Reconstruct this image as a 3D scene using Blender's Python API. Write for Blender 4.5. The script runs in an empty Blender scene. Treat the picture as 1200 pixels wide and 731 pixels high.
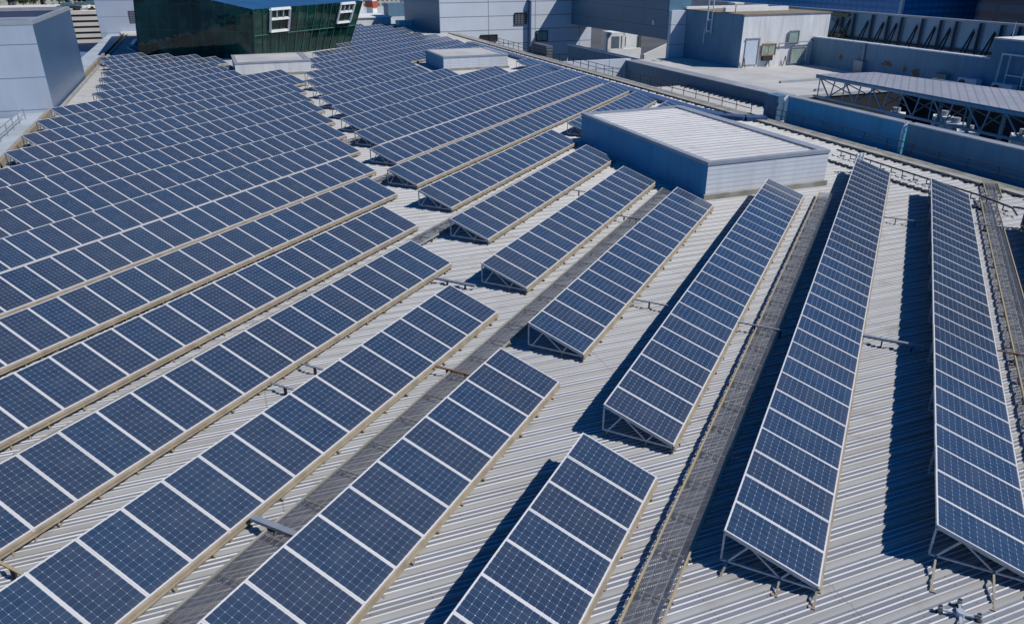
import bpy, math, random
from mathutils import Vector, Matrix
random.seed(7)
R = math.radians

# ------------------------------------------------------------------ camera, sky, sun, exposure
sc = bpy.context.scene
col = bpy.context.scene.collection
cam_d = bpy.data.cameras.new("camera"); cam = bpy.data.objects.new("camera", cam_d); col.objects.link(cam)
right = Vector((0.89417, 0.44772, -0.00158)); down = Vector((0.18850, -0.37966, -0.90572)); fwd = Vector((-0.40611, 0.80957, -0.42388))
cam.matrix_world = Matrix(((right.x, -down.x, -fwd.x, 0), (right.y, -down.y, -fwd.y, 0), (right.z, -down.z, -fwd.z, 10.734), (0, 0, 0, 1)))
cam_d.sensor_width = 36.0; cam_d.lens = 880.2 / 1200 * 36.0
cam_d.clip_start = 0.2; cam_d.clip_end = 6000
sc.camera = cam

SUN = Vector((0.86, 0.16, 1.0)).normalized()
w = bpy.data.worlds.new("World"); sc.world = w; w.use_nodes = True
wn = w.node_tree; bg = wn.nodes['Background']
sky = wn.nodes.new('ShaderNodeTexSky'); sky.sky_type = 'NISHITA'; sky.sun_disc = False
sky.sun_elevation = math.asin(SUN.z); sky.sun_rotation = math.atan2(SUN.x, SUN.y)
sky.air_density = 1.0; sky.dust_density = 0.2; sky.ozone_density = 8.0
tint = wn.nodes.new('ShaderNodeMix'); tint.data_type = 'RGBA'; tint.blend_type = 'MULTIPLY'; tint.inputs[0].default_value = 1.0
tint.inputs[7].default_value = (0.035, 0.67, 1.16, 1)          # deep, very clear blue sky
wn.links.new(sky.outputs[0], tint.inputs[6]); wn.links.new(tint.outputs[2], bg.inputs[0]); bg.inputs[1].default_value = 0.074
sl = bpy.data.lights.new("sun", 'SUN'); so = bpy.data.objects.new("sun", sl); col.objects.link(so)
sl.energy = 4.6; sl.angle = R(0.5); sl.color = (1.0, 0.965, 0.905)
so.rotation_euler = SUN.to_track_quat('Z', 'Y').to_euler(); so.location = (60, 20, 60)
sc.view_settings.view_transform = 'Standard'; sc.view_settings.look = 'None'
sc.view_settings.exposure = 0.0; sc.view_settings.gamma = 1.0
sc.cycles.max_bounces = 6; sc.cycles.transparent_max_bounces = 12

# ------------------------------------------------------------------ materials
def nodes(name):
    m = bpy.data.materials.new(name); m.use_nodes = True
    nt = m.node_tree; b = nt.nodes['Principled BSDF']
    return m, nt, b
def math_n(nt, op, a, b=None, c=None):
    n = nt.nodes.new('ShaderNodeMath'); n.operation = op
    for i, v in enumerate((a, b, c)):
        if v is None: continue
        if isinstance(v, (int, float)): n.inputs[i].default_value = v
        else: nt.links.new(v, n.inputs[i])
    return n.outputs[0]
def mix(nt, f, a, b):
    n = nt.nodes.new('ShaderNodeMix'); n.data_type = 'RGBA'
    for s, v in ((n.inputs[0], f), (n.inputs[6], a), (n.inputs[7], b)):
        if isinstance(v, (int, float)): s.default_value = v
        elif isinstance(v, tuple): s.default_value = (*v, 1)
        else: nt.links.new(v, s)
    return n.outputs[2]
def noise(nt, scale, detail=3, coord='Object', stretch=None):
    tc = nt.nodes.new('ShaderNodeTexCoord'); n = nt.nodes.new('ShaderNodeTexNoise')
    n.inputs['Scale'].default_value = scale; n.inputs['Detail'].default_value = detail
    if stretch:
        mp = nt.nodes.new('ShaderNodeMapping'); mp.inputs['Scale'].default_value = stretch
        if len(stretch) > 3: pass
        nt.links.new(tc.outputs[coord], mp.inputs[0]); nt.links.new(mp.outputs[0], n.inputs[0])
    else: nt.links.new(tc.outputs[coord], n.inputs[0])
    return n.outputs[0]
def ramp(nt, v, lo, hi):
    n = nt.nodes.new('ShaderNodeMapRange'); nt.links.new(v, n.inputs[0])
    n.inputs[1].default_value = lo; n.inputs[2].default_value = hi
    return n.outputs[0]
def plain(name, c, rough=0.55, metal=0.0, var=0.12, scale=1.5, dirt=None, coat=0):
    m, nt, b = nodes(name)
    d = dirt or tuple(x * (1 - 2.2 * var) for x in c)
    f = ramp(nt, noise(nt, scale, 4), 0.38, 0.75)
    nt.links.new(mix(nt, f, c, d), b.inputs['Base Color'])
    b.inputs['Roughness'].default_value = rough; b.inputs['Metallic'].default_value = metal
    return m
def line_mask(nt, x, period, width, offset=0.0):
    f = math_n(nt, 'FRACT', math_n(nt, 'ADD', math_n(nt, 'DIVIDE', x, period), offset))
    d = math_n(nt, 'ABSOLUTE', math_n(nt, 'SUBTRACT', f, 0.5))
    return math_n(nt, 'GREATER_THAN', d, 0.5 - 0.5 * width / period)
def uvxy(nt):
    u = nt.nodes.new('ShaderNodeUVMap'); s = nt.nodes.new('ShaderNodeSeparateXYZ'); nt.links.new(u.outputs[0], s.inputs[0])
    return s.outputs[0], s.outputs[1]
def panelled(name, c, joint, pw, ph, jw=0.06, rough=0.4, metal=0.0, var=0.08, streak=0.0, fine=0.0):
    """sheet-clad wall: joints every pw metres along and ph metres up, streaks of dirt running down"""
    m, nt, b = nodes(name); x, y = uvxy(nt)
    j = math_n(nt, 'MAXIMUM', line_mask(nt, x, pw, jw), line_mask(nt, y, ph, jw)) if ph else line_mask(nt, x, pw, jw)
    f = ramp(nt, noise(nt, 0.35, 4), 0.35, 0.7)
    base = mix(nt, f, c, tuple(k * (1 - 2 * var) for k in c))
    # each sheet a slightly different tone
    cx = math_n(nt, 'FLOOR', math_n(nt, 'DIVIDE', x, pw)); cy = math_n(nt, 'FLOOR', math_n(nt, 'DIVIDE', y, ph or 50))
    wn_ = nt.nodes.new('ShaderNodeTexWhiteNoise'); wn_.noise_dimensions = '2D'
    cb = nt.nodes.new('ShaderNodeCombineXYZ'); nt.links.new(cx, cb.inputs[0]); nt.links.new(cy, cb.inputs[1]); nt.links.new(cb.outputs[0], wn_.inputs[0])
    base = mix(nt, math_n(nt, 'MULTIPLY', wn_.outputs[0], 0.35), base, tuple(k * (1 - 1.6 * var) for k in c))
    if streak:
        tc = nt.nodes.new('ShaderNodeCombineXYZ'); nt.links.new(math_n(nt, 'MULTIPLY', x, 1.3), tc.inputs[0]); nt.links.new(math_n(nt, 'MULTIPLY', y, 0.12), tc.inputs[1])
        sn = nt.nodes.new('ShaderNodeTexNoise'); sn.inputs['Scale'].default_value = 1.6; sn.inputs['Detail'].default_value = 6
        nt.links.new(tc.outputs[0], sn.inputs[0])
        base = mix(nt, math_n(nt, 'MULTIPLY', ramp(nt, sn.outputs[0], 0.45, 0.8), streak), base, tuple(k * 0.45 for k in c))
    if fine:
        base = mix(nt, math_n(nt, 'MULTIPLY', line_mask(nt, x, fine, fine * 0.3), 0.35), base, tuple(k * 0.6 for k in c))
    nt.links.new(mix(nt, j, base, joint), b.inputs['Base Color'])
    b.inputs['Roughness'].default_value = rough; b.inputs['Metallic'].default_value = metal
    return m

M = {}
# roof sheet: off-white painted steel, grime in patches and streaks that follow the ribs
m, nt, b = nodes('painted_roof_sheet')
f1 = ramp(nt, noise(nt, 0.22, 5), 0.4, 0.72)
x, y = uvxy(nt)
cbn = nt.nodes.new('ShaderNodeCombineXYZ'); nt.links.new(math_n(nt, 'MULTIPLY', x, 0.25), cbn.inputs[0]); nt.links.new(math_n(nt, 'MULTIPLY', y, 5.0), cbn.inputs[1])
sn = nt.nodes.new('ShaderNodeTexNoise'); sn.inputs['Scale'].default_value = 1.0; sn.inputs['Detail'].default_value = 5; nt.links.new(cbn.outputs[0], sn.inputs[0])
f2 = ramp(nt, sn.outputs[0], 0.42, 0.75)
c1 = mix(nt, f1, (0.195, 0.21, 0.245), (0.16, 0.17, 0.195))
ribm = math_n(nt, 'LESS_THAN', math_n(nt, 'FRACT', math_n(nt, 'DIVIDE', math_n(nt, 'ADD', y, 30.0), 0.48)), 0.28)
c1 = mix(nt, ribm, c1, (0.335, 0.335, 0.325))  # tall seams coloured paler than the pans, for their sunlit faces
small = line_mask(nt, math_n(nt, 'SUBTRACT', math_n(nt, 'MULTIPLY', math_n(nt, 'FRACT', math_n(nt, 'DIVIDE', math_n(nt, 'ADD', y, 30.0), 0.48)), 0.48), 0.161), 0.124, 0.021)
c1 = mix(nt, math_n(nt, 'MULTIPLY', small, math_n(nt, 'SUBTRACT', 1.0, ribm)), c1, (0.72, 0.71, 0.70))  # sunlit faces of the small ribs painted near-white
c2 = mix(nt, math_n(nt, 'MULTIPLY', f2, 0.5), c1, (0.20, 0.18, 0.16))
lap = line_mask(nt, x, 9.7, 0.04)
c3 = mix(nt, math_n(nt, 'MULTIPLY', lap, 0.35), c2, (0.12, 0.11, 0.10))
screw = math_n(nt, 'MULTIPLY', line_mask(nt, x, 1.2, 0.03), math_n(nt, 'GREATER_THAN', math_n(nt, 'FRACT', math_n(nt, 'DIVIDE', y, 0.12)), 0.78))
c3 = mix(nt, math_n(nt, 'MULTIPLY', screw, 0.8), c3, (0.07, 0.065, 0.06))
blot = ramp(nt, noise(nt, 1.1, 6), 0.60, 0.74)
c3 = mix(nt, math_n(nt, 'MULTIPLY', blot, 0.4), c3, (0.17, 0.14, 0.11))
nt.links.new(c3, b.inputs['Base Color']); b.inputs['Roughness'].default_value = 0.5
M['roof'] = m
m2 = plain('roof_sheet_bright', (0.70, 0.69, 0.66), 0.5, 0, 0.08, 0.6); M['roofw'] = m2
M['coping'] = plain('grey_flashing', (0.40, 0.42, 0.45), 0.4, 0.3, 0.1, 0.8)
M['frame'] = plain('anodised_frame', (0.68, 0.655, 0.63), 0.35, 0.25, 0.05, 2)
M['galv'] = plain('galvanised_tube', (0.58, 0.62, 0.66), 0.4, 0.4, 0.12, 5)
M['tan'] = plain('weathered_rail', (0.35, 0.295, 0.215), 0.6, 0.1, 0.16, 3)
M['yellow'] = plain('worn_yellow_edge', (0.38, 0.29, 0.14), 0.6, 0.0, 0.14, 1.3, dirt=(0.30, 0.29, 0.26))
M['dark'] = plain('dark_metal', (0.035, 0.04, 0.05), 0.5, 0.2, 0.1, 3)
M['conduit'] = plain('grey_conduit', (0.30, 0.33, 0.37), 0.45, 0.3, 0.1, 4)
M['rust'] = plain('rusty_conduit', (0.22, 0.12, 0.07), 0.75, 0.0, 0.2, 6)
M['concrete'] = plain('weathered_concrete', (0.32, 0.31, 0.28), 0.85, 0, 0.18, 1.2, dirt=(0.18, 0.18, 0.15))
M['pale_concrete'] = plain('pale_blue_concrete', (0.36, 0.41, 0.46), 0.8, 0, 0.16, 0.35, dirt=(0.28, 0.30, 0.30))
M['white'] = plain('white_paint', (0.74, 0.74, 0.72), 0.5, 0, 0.05, 1)
M['lav'] = panelled('lavender_cladding', (0.43, 0.48, 0.56), (0.16, 0.20, 0.30), 40, 2.45, 0.07, 0.42, 0.1, 0.05, 0.12)
M['slate'] = panelled('slate_blue_cladding', (0.065, 0.125, 0.225), (0.05, 0.10, 0.18), 2.6, 0, 0.04, 0.33, 0.0, 0.1, 0.2)
M['shadeclad'] = panelled('shade_blue_cladding', (0.09, 0.19, 0.27), (0.04, 0.09, 0.14), 6.2, 2.2, 0.1, 0.4, 0.0, 0.06, 0.1)  # shaded copy of the cladding: shade is in the dark blue base
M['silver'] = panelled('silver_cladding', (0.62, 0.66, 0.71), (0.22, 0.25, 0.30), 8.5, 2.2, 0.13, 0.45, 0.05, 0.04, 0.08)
M['silver2'] = panelled('silver_cladding_small', (0.58, 0.62, 0.68), (0.22, 0.25, 0.30), 3.1, 2.6, 0.09, 0.45, 0.05, 0.05, 0.1)
M['bluewall'] = panelled('shade_tinted_wall', (0.17, 0.30, 0.40), (0.11, 0.21, 0.30), 9.0, 0, 0.05, 0.7, 0, 0.12, 0.5)  # base made bluer to carry the shade on these walls
M['ribwall'] = panelled('standing_seam_wall', (0.10, 0.19, 0.27), (0.05, 0.11, 0.17), 1.2, 0, 0.05, 0.55, 0.1, 0.06, 0.15)  # base darkened towards blue for walls in shade
M['shadeblue'] = panelled('shade_blue_wall', (0.07, 0.36, 0.55), (0.05, 0.28, 0.45), 2.4, 0, 0.03, 0.6, 0, 0.08, 0.4)  # blue shade of a white wall put into the colour
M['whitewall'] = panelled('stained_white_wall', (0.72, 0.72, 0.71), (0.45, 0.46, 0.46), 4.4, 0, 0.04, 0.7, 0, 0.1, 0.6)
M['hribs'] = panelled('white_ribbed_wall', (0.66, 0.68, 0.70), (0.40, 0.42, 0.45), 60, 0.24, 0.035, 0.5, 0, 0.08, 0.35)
M['brownroof'] = plain('brown_roof_felt', (0.23, 0.18, 0.13), 0.9, 0, 0.15, 0.8)
M['deck'] = plain('white_membrane_deck', (0.47, 0.46, 0.44), 0.7, 0, 0.12, 0.3)
M['pit'] = plain('shade_black', (0.02, 0.02, 0.024), 0.9, 0, 0.2, 0.5)  # near-black colour stands in for shade under the canopy
M['glasspane'] = plain('window_glass', (0.10, 0.13, 0.12), 0.1, 0, 0.2, 2)
M['palewin'] = plain('pale_green_glazing', (0.30, 0.38, 0.33), 0.25, 0, 0.15, 2)
M['orange'] = plain('orange_steel', (0.40, 0.22, 0.09), 0.6, 0, 0.15, 2)
M['redpaint'] = plain('red_paint', (0.45, 0.09, 0.04), 0.6, 0, 0.15, 2)
M['blueroof'] = plain('blue_painted_roof', (0.02, 0.085, 0.20), 0.5, 0, 0.12, 0.3)
M['door'] = plain('pale_blue_door', (0.50, 0.56, 0.63), 0.5, 0, 0.05, 2)
M['backboard'] = panelled('board_backing', (0.42, 0.46, 0.52), (0.18, 0.22, 0.3), 4.0, 0, 0.05, 0.6, 0, 0.08, 0.2)

# solar cells: UV x 0..6 across, y 0..12 along the slope
m, nt, b = nodes('solar_cells'); x, y = uvxy(nt)
fx = math_n(nt, 'ABSOLUTE', math_n(nt, 'SUBTRACT', math_n(nt, 'FRACT', x), 0.5))
fy = math_n(nt, 'ABSOLUTE', math_n(nt, 'SUBTRACT', math_n(nt, 'FRACT', y), 0.5))
gap = math_n(nt, 'GREATER_THAN', math_n(nt, 'MAXIMUM', fx, fy), 0.486)
dia = math_n(nt, 'GREATER_THAN', math_n(nt, 'ADD', fx, fy), 0.93)
out = math_n(nt, 'MAXIMUM', math_n(nt, 'MAXIMUM', math_n(nt, 'LESS_THAN', x, 0.0), math_n(nt, 'GREATER_THAN', x, 6.0)),
             math_n(nt, 'MAXIMUM', math_n(nt, 'LESS_THAN', y, 0.0), math_n(nt, 'GREATER_THAN', y, 12.0)))
oi = nt.nodes.new('ShaderNodeObjectInfo')
wnz = nt.nodes.new('ShaderNodeTexWhiteNoise'); wnz.noise_dimensions = '3D'
cbx = nt.nodes.new('ShaderNodeCombineXYZ'); nt.links.new(math_n(nt, 'FLOOR', x), cbx.inputs[0]); nt.links.new(math_n(nt, 'FLOOR', y), cbx.inputs[1]); nt.links.new(math_n(nt, 'MULTIPLY', oi.outputs['Random'], 77.0), cbx.inputs[2])
nt.links.new(cbx.outputs[0], wnz.inputs[0])
cc = mix(nt, wnz.outputs[0], (0.016, 0.037, 0.078), (0.024, 0.048, 0.094))
cc = mix(nt, math_n(nt, 'MULTIPLY', oi.outputs['Random'], 0.5), cc, (0.034, 0.040, 0.060))
bus = line_mask(nt, x, 0.3333, 0.02)
cc = mix(nt, math_n(nt, 'MULTIPLY', bus, 0.35), cc, (0.10, 0.13, 0.2))
cc = mix(nt, math_n(nt, 'MULTIPLY', gap, 0.48), cc, (0.35, 0.42, 0.55))
cc = mix(nt, dia, cc, (0.58, 0.62, 0.69)); cc = mix(nt, out, cc, (0.25, 0.29, 0.36))
wnp = nt.nodes.new('ShaderNodeNewGeometry'); wno = nt.nodes.new('ShaderNodeTexNoise'); wno.inputs['Scale'].default_value = 0.09; wno.inputs['Detail'].default_value = 3; nt.links.new(wnp.outputs['Position'], wno.inputs[0])
cc = mix(nt, math_n(nt, 'MULTIPLY', ramp(nt, wno.outputs[0], 0.45, 0.7), 0.22), cc, (0.06, 0.085, 0.125))  # broad paler patches painted in as varying sheen
cc = mix(nt, math_n(nt, 'MULTIPLY', ramp(nt, y, 1.2, -0.2), 0.10), cc, (0.25, 0.22, 0.18))
dn = ramp(nt, noise(nt, 0.8, 4), 0.45, 0.8)
cc = mix(nt, math_n(nt, 'MULTIPLY', dn, 0.08), cc, (0.3, 0.29, 0.27))
nt.links.new(cc, b.inputs['Base Color']); b.inputs['Roughness'].default_value = 0.16; b.inputs['IOR'].default_value = 1.42
M['cells'] = m

# walkway grating: punched plank, real holes
m, nt, b = nodes('punched_grating'); x, y = uvxy(nt)
row = math_n(nt, 'MULTIPLY', math_n(nt, 'FLOOR', math_n(nt, 'DIVIDE', y, 0.033)), 0.5)
hx = math_n(nt, 'ABSOLUTE', math_n(nt, 'SUBTRACT', math_n(nt, 'FRACT', math_n(nt, 'ADD', math_n(nt, 'DIVIDE', x, 0.07), row)), 0.5))
hy = math_n(nt, 'ABSOLUTE', math_n(nt, 'SUBTRACT', math_n(nt, 'FRACT', math_n(nt, 'DIVIDE', y, 0.033)), 0.5))
hole = math_n(nt, 'LESS_THAN', math_n(nt, 'ADD', math_n(nt, 'POWER', math_n(nt, 'MULTIPLY', hx, 2.6), 2.0), math_n(nt, 'POWER', math_n(nt, 'MULTIPLY', hy, 2.6), 2.0)), 1.0)
seam = line_mask(nt, y, 0.165, 0.02)
hole = math_n(nt, 'MULTIPLY', hole, math_n(nt, 'SUBTRACT', 1.0, seam))
g = mix(nt, ramp(nt, noise(nt, 3, 5), 0.45, 0.75), (0.17, 0.175, 0.185), (0.12, 0.11, 0.10))
g = mix(nt, math_n(nt, 'MULTIPLY', seam, 0.5), g, (0.42, 0.43, 0.44))
nt.links.new(g, b.inputs['Base Color']); b.inputs['Roughness'].default_value = 0.45; b.inputs['Metallic'].default_value = 0.4
tr = nt.nodes.new('ShaderNodeBsdfTransparent'); mx = nt.nodes.new('ShaderNodeMixShader')
nt.links.new(hole, mx.inputs[0]); nt.links.new(b.outputs[0], mx.inputs[1]); nt.links.new(tr.outputs[0], mx.inputs[2])
nt.links.new(mx.outputs[0], nt.nodes['Material Output'].inputs[0]); M['grate'] = m

# dark green curtain wall
m, nt, b = nodes('green_curtain_glass'); x, y = uvxy(nt)
tn = noise(nt, 0.16, 5); 
cg = mix(nt, ramp(nt, tn, 0.4, 0.65), (0.004, 0.032, 0.025), (0.016, 0.12, 0.08))
cg2 = mix(nt, ramp(nt, noise(nt, 0.45, 6), 0.55, 0.75), cg, (0.07, 0.16, 0.13))  # pale blotches painted in as reflections on the glass
pcell = nt.nodes.new('ShaderNodeCombineXYZ'); nt.links.new(math_n(nt, 'FLOOR', math_n(nt, 'DIVIDE', x, 1.55)), pcell.inputs[0]); nt.links.new(math_n(nt, 'FLOOR', math_n(nt, 'DIVIDE', y, 1.5)), pcell.inputs[1])
pw_ = nt.nodes.new('ShaderNodeTexWhiteNoise'); pw_.noise_dimensions = '2D'; nt.links.new(pcell.outputs[0], pw_.inputs[0])
cg2 = mix(nt, math_n(nt, 'MULTIPLY', pw_.outputs[0], 0.55), cg2, (0.003, 0.012, 0.012))  # pane-by-pane darkening imitates uneven reflections
bmp = nt.nodes.new('ShaderNodeBump'); bmp.inputs['Strength'].default_value = 0.25; bmp.inputs['Distance'].default_value = 0.3
nt.links.new(math_n(nt, 'ADD', math_n(nt, 'MULTIPLY', pw_.outputs[0], 0.1), noise(nt, 0.5, 2)), bmp.inputs['Height']); nt.links.new(bmp.outputs[0], b.inputs['Normal'])
jm = math_n(nt, 'MAXIMUM', line_mask(nt, x, 1.55, 0.07), line_mask(nt, y, 3.0, 0.06))
nt.links.new(mix(nt, math_n(nt, 'MULTIPLY', jm, 0.6), cg2, (0.05, 0.14, 0.11)), b.inputs['Base Color'])
b.inputs['Roughness'].default_value = 0.03; b.inputs['IOR'].default_value = 1.5; M['green'] = m
def city(name, c, dark, pw, ph, wf=0.55, rough=0.5):
    m, nt, b = nodes(name); x, y = uvxy(nt)
    a = math_n(nt, 'MULTIPLY', line_mask(nt, x, pw, pw * wf), line_mask(nt, y, ph, ph * 0.55))
    base = mix(nt, ramp(nt, noise(nt, 0.05, 4), 0.4, 0.7), c, tuple(k * 0.75 for k in c))
    nt.links.new(mix(nt, a, base, dark), b.inputs['Base Color']); b.inputs['Roughness'].default_value = rough
    return m
M['cityA'] = city('cream_flats', (0.55, 0.53, 0.45), (0.12, 0.14, 0.12), 3.4, 3.2)
M['cityB'] = city('pale_green_flats', (0.50, 0.54, 0.46), (0.14, 0.17, 0.13), 5.0, 3.0, 0.4)
M['cityC'] = city('pink_flats', (0.55, 0.42, 0.35), (0.16, 0.13, 0.12), 3.0, 3.1)
M['brick'] = city('brown_brick_tower', (0.10, 0.055, 0.045), (0.03, 0.03, 0.04), 2.4, 2.2)
M['bglass'] = city('blue_curtain_glass', (0.02, 0.24, 0.5), (0.03, 0.33, 0.62), 1.8, 1.2, 0.8, 0.15)
M['bglass2'] = city('dark_blue_glass', (0.02, 0.045, 0.085), (0.02, 0.09, 0.16), 9, 2.4, 0.9, 0.15)
M['stripe'] = plain('cream_render', (0.66, 0.60, 0.54), 0.7, 0, 0.05, 0.5)
M['louvre'] = panelled('louvre_grey', (0.16, 0.16, 0.18), (0.05, 0.05, 0.06), 60, 0.35, 0.12, 0.5, 0.2, 0.05)
M['asphalt'] = plain('asphalt', (0.06, 0.062, 0.065), 0.9, 0, 0.2, 0.05, dirt=(0.10, 0.10, 0.09))
M['leaf'] = plain('foliage', (0.05, 0.09, 0.03), 0.8, 0, 0.3, 0.6, dirt=(0.10, 0.11, 0.04))
M['bark'] = plain('bark', (0.12, 0.09, 0.06), 0.9)
M['tile'] = plain('red_roof_tiles', (0.36, 0.11, 0.06), 0.8, 0, 0.2, 0.3)
M['sheet'] = plain('grey_sheet_roof', (0.50, 0.51, 0.51), 0.6, 0, 0.15, 0.1)
M['carpaint'] = plain('silver_car_paint', (0.5, 0.52, 0.55), 0.3, 0.5)
M['cardark'] = plain('dark_car_paint', (0.04, 0.05, 0.07), 0.3, 0.3)
M['canopy'] = panelled('canopy_sheet', (0.33, 0.34, 0.38), (0.22, 0.23, 0.27), 0.6, 0, 0.12, 0.5, 0.1, 0.1, 0.2)
M['bluesteel'] = plain('blue_grey_steel', (0.30, 0.40, 0.48), 0.5, 0.2, 0.1, 2)
M['bluestrip'] = plain('blue_grey_gutter', (0.06, 0.11, 0.22), 0.45, 0.1, 0.1, 0.6)
M['spotted'] = plain('black_rubber', (0.02, 0.02, 0.02), 0.7)

# ------------------------------------------------------------------ geometry helpers
TH = R(47.6); CP, SP = math.cos(TH), math.sin(TH)
def W(p, q, z=0.0):                         # building axes (p across the roof, q along it) -> world
    return Vector((p * CP - q * SP, p * SP + q * CP, z))
class MB:
    def __init__(s): s.v = []; s.f = []; s.uv = []; s.mi = []
    def quad(s, pts, uvs=None, mi=0):
        n = len(s.v); s.v += [tuple(p) for p in pts]; s.f.append(tuple(range(n, n + len(pts))))
        if uvs is None:
            a = Vector(pts[0]); e = (Vector(pts[1]) - a); l = e.length or 1; e = e / l
            nn = e.cross(Vector(pts[-1]) - a); nn = nn.normalized() if nn.length > 1e-9 else Vector((0, 0, 1)); g = nn.cross(e)
            uvs = [((Vector(p) - a).dot(e), (Vector(p) - a).dot(g)) for p in pts]
        s.uv += uvs; s.mi.append(mi)
    def prism(s, base, z0, z1, mi=0, top_mi=None, bottom=True, tops=None):
        """base: list of (x, y) counter-clockwise, walls get metre UVs"""
        n = len(base); t = tops or [(x, y, z1) for x, y in base]
        for i in range(n):
            a, b_ = base[i], base[(i + 1) % n]; ta, tb = t[i], t[(i + 1) % n]
            L_ = math.hypot(b_[0] - a[0], b_[1] - a[1])
            s.quad([(a[0], a[1], z0), (b_[0], b_[1], z0), tb, ta], [(0, z0), (L_, z0), (L_, tb[2]), (0, ta[2])], mi)
        s.quad(t, [(p[0], p[1]) for p in t], mi if top_mi is None else top_mi)
        if bottom: s.quad([(x, y, z0) for x, y in reversed(base)], None, mi)
    def box(s, x0, x1, y0, y1, z0, z1, mi=0, top_mi=None):
        s.prism([(x0, y0), (x1, y0), (x1, y1), (x0, y1)], z0, z1, mi, top_mi)
    def pqbox(s, p0, p1, q0, q1, z0, z1, mi=0, top_mi=None):
        s.prism([tuple(W(p, q))[:2] for p, q in ((p0, q0), (p1, q0), (p1, q1), (p0, q1))], z0, z1, mi, top_mi)
    def bar(s, a, b_, w_, h=None, up=(0, 0, 1), mi=0):
        a, b_ = Vector(a), Vector(b_); d = (b_ - a); L_ = d.length
        if L_ < 1e-6: return
        d /= L_; up = Vector(up)
        if abs(d.dot(up)) > 0.98: up = Vector((1, 0, 0))
        x = d.cross(up).normalized() * (w_ / 2); y_ = x.cross(d).normalized() * ((h or w_) / 2)
        A = [a + x * i + y_ * j for i, j in ((-1, -1), (1, -1), (1, 1), (-1, 1))]; B = [p + d * L_ for p in A]
        for i in range(4):
            k = (i + 1) % 4; s.quad([A[i], A[k], B[k], B[i]][::-1], None, mi)
        s.quad(A, None, mi); s.quad(B[::-1], None, mi)
    def tube(s, a, b_, r, n=10, mi=0, r2=None):
        a, b_ = Vector(a), Vector(b_); d = (b_ - a).normalized(); up = Vector((0, 0, 1))
        if abs(d.dot(up)) > 0.98: up = Vector((1, 0, 0))
        x = d.cross(up).normalized(); y_ = x.cross(d)
        r2 = r if r2 is None else r2
        A = [a + (x * math.cos(t) + y_ * math.sin(t)) * r for t in [2 * math.pi * i / n for i in range(n)]]
        B = [b_ + (x * math.cos(t) + y_ * math.sin(t)) * r2 for t in [2 * math.pi * i / n for i in range(n)]]
        for i in range(n): k = (i + 1) % n; s.quad([A[i], A[k], B[k], B[i]], None, mi)
        s.quad(A[::-1], None, mi); s.quad(B, None, mi)
    def mesh(s, name, mats):
        me = bpy.data.meshes.new(name); me.from_pydata(s.v, [], s.f)
        ul = me.uv_layers.new(name='UVMap'); ul.data.foreach_set('uv', [c for p in s.uv for c in p])
        for k in (mats if isinstance(mats, (list, tuple)) else [mats]): me.materials.append(M[k])
        me.polygons.foreach_set('material_index', s.mi); me.update(); return me
    def build(s, name, mats, parent=None, loc=None):
        o = bpy.data.objects.new(name, s.mesh(name, mats)); col.objects.link(o)
        if parent: o.parent = parent
        if loc: o.location = loc
        return o
def link(name, me, parent=None, loc=(0, 0, 0)):
    o = bpy.data.objects.new(name, me); col.objects.link(o); o.location = loc
    if parent: o.parent = parent
    return o
def tag(o, label, cat, group=None):
    o['label'] = label; o['category'] = cat
    if group: o['group'] = group
    return o
def struct(o): o['kind'] = 'structure'; return o
def thing(name, label, cat, loc=(0, 0, 0), group=None):
    o = bpy.data.objects.new(name, None); col.objects.link(o); o.location = loc; o.empty_display_size = 0.3
    return tag(o, label, cat, group)

# ------------------------------------------------------------------ ground and roof
b_ = MB(); b_.quad([(-4000, -4000, -22), (4000, -4000, -22), (4000, 4000, -22), (-4000, 4000, -22)]); struct(b_.build('ground', 'asphalt'))

def ribbed(mb, p0, p1, q0, q1, z, period=0.48, tall=0.05, slope=0.0):
    """corrugated sheet: one tall seam and three small ribs per period, ribs run along p"""
    prof = [(0, 0), (0.035, tall), (0.095, tall), (0.13, 0)]
    for c in (0.163, 0.287, 0.411): prof += [(c - 0.012, 0), (c - 0.004, 0.02), (c + 0.004, 0.02), (c + 0.018, 0)]
    q = q0; pts = []; k = 0.48 / period
    while q < q1:
        pts += [(q + a * period / 0.48, h) for a, h in prof if q + a * period / 0.48 <= q1]; q += period
    pts.append((q1, 0))
    for (qa, ha), (qb, hb) in zip(pts, pts[1:]):
        if qb <= qa: continue
        mb.quad([W(p0, qa, z + ha), W(p1, qa, z + ha), W(p1, qb, z + hb), W(p0, qb, z + hb)], [(p0, (qa - q0) * k - 30), (p1, (qa - q0) * k - 30), (p1, (qb - q0) * k - 30), (p0, (qb - q0) * k - 30)])
mb = MB(); ribbed(mb, -12.2, 37.6, -30, 151, -0.3); struct(mb.build('roof', 'roof'))
mb = MB(); mb.pqbox(-12.2, 37.6, -30, 151, -3.0, -0.42); mb.pqbox(-60, 37.6, -40, 165, -22, -3.0); struct(mb.build('roof_base', 'ribwall'))

# left edge strip, gutter and kerb
mb = MB(); mb.pqbox(-15.0, -12.8, -30, 150, -3.0, -0.25); mb.pqbox(-40, -15.0, -30, 69.5, -3.0, -0.36); struct(mb.build('roof_edge_terrace', 'pale_concrete'))
mb = MB(); mb.pqbox(-12.8, -12.2, -30, 150, -3.0, -0.38); struct(mb.build('gutter', 'dark'))
for i, (pp, zz, mt) in enumerate(((-12.75, 0.02, 'tan'), (-12.15, -0.1, 'concrete'))):
    mb = MB(); mb.pqbox(pp, pp + 0.28, -30, 150, -0.45, zz)
    struct(mb.build('roof_kerb', mt))

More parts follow.
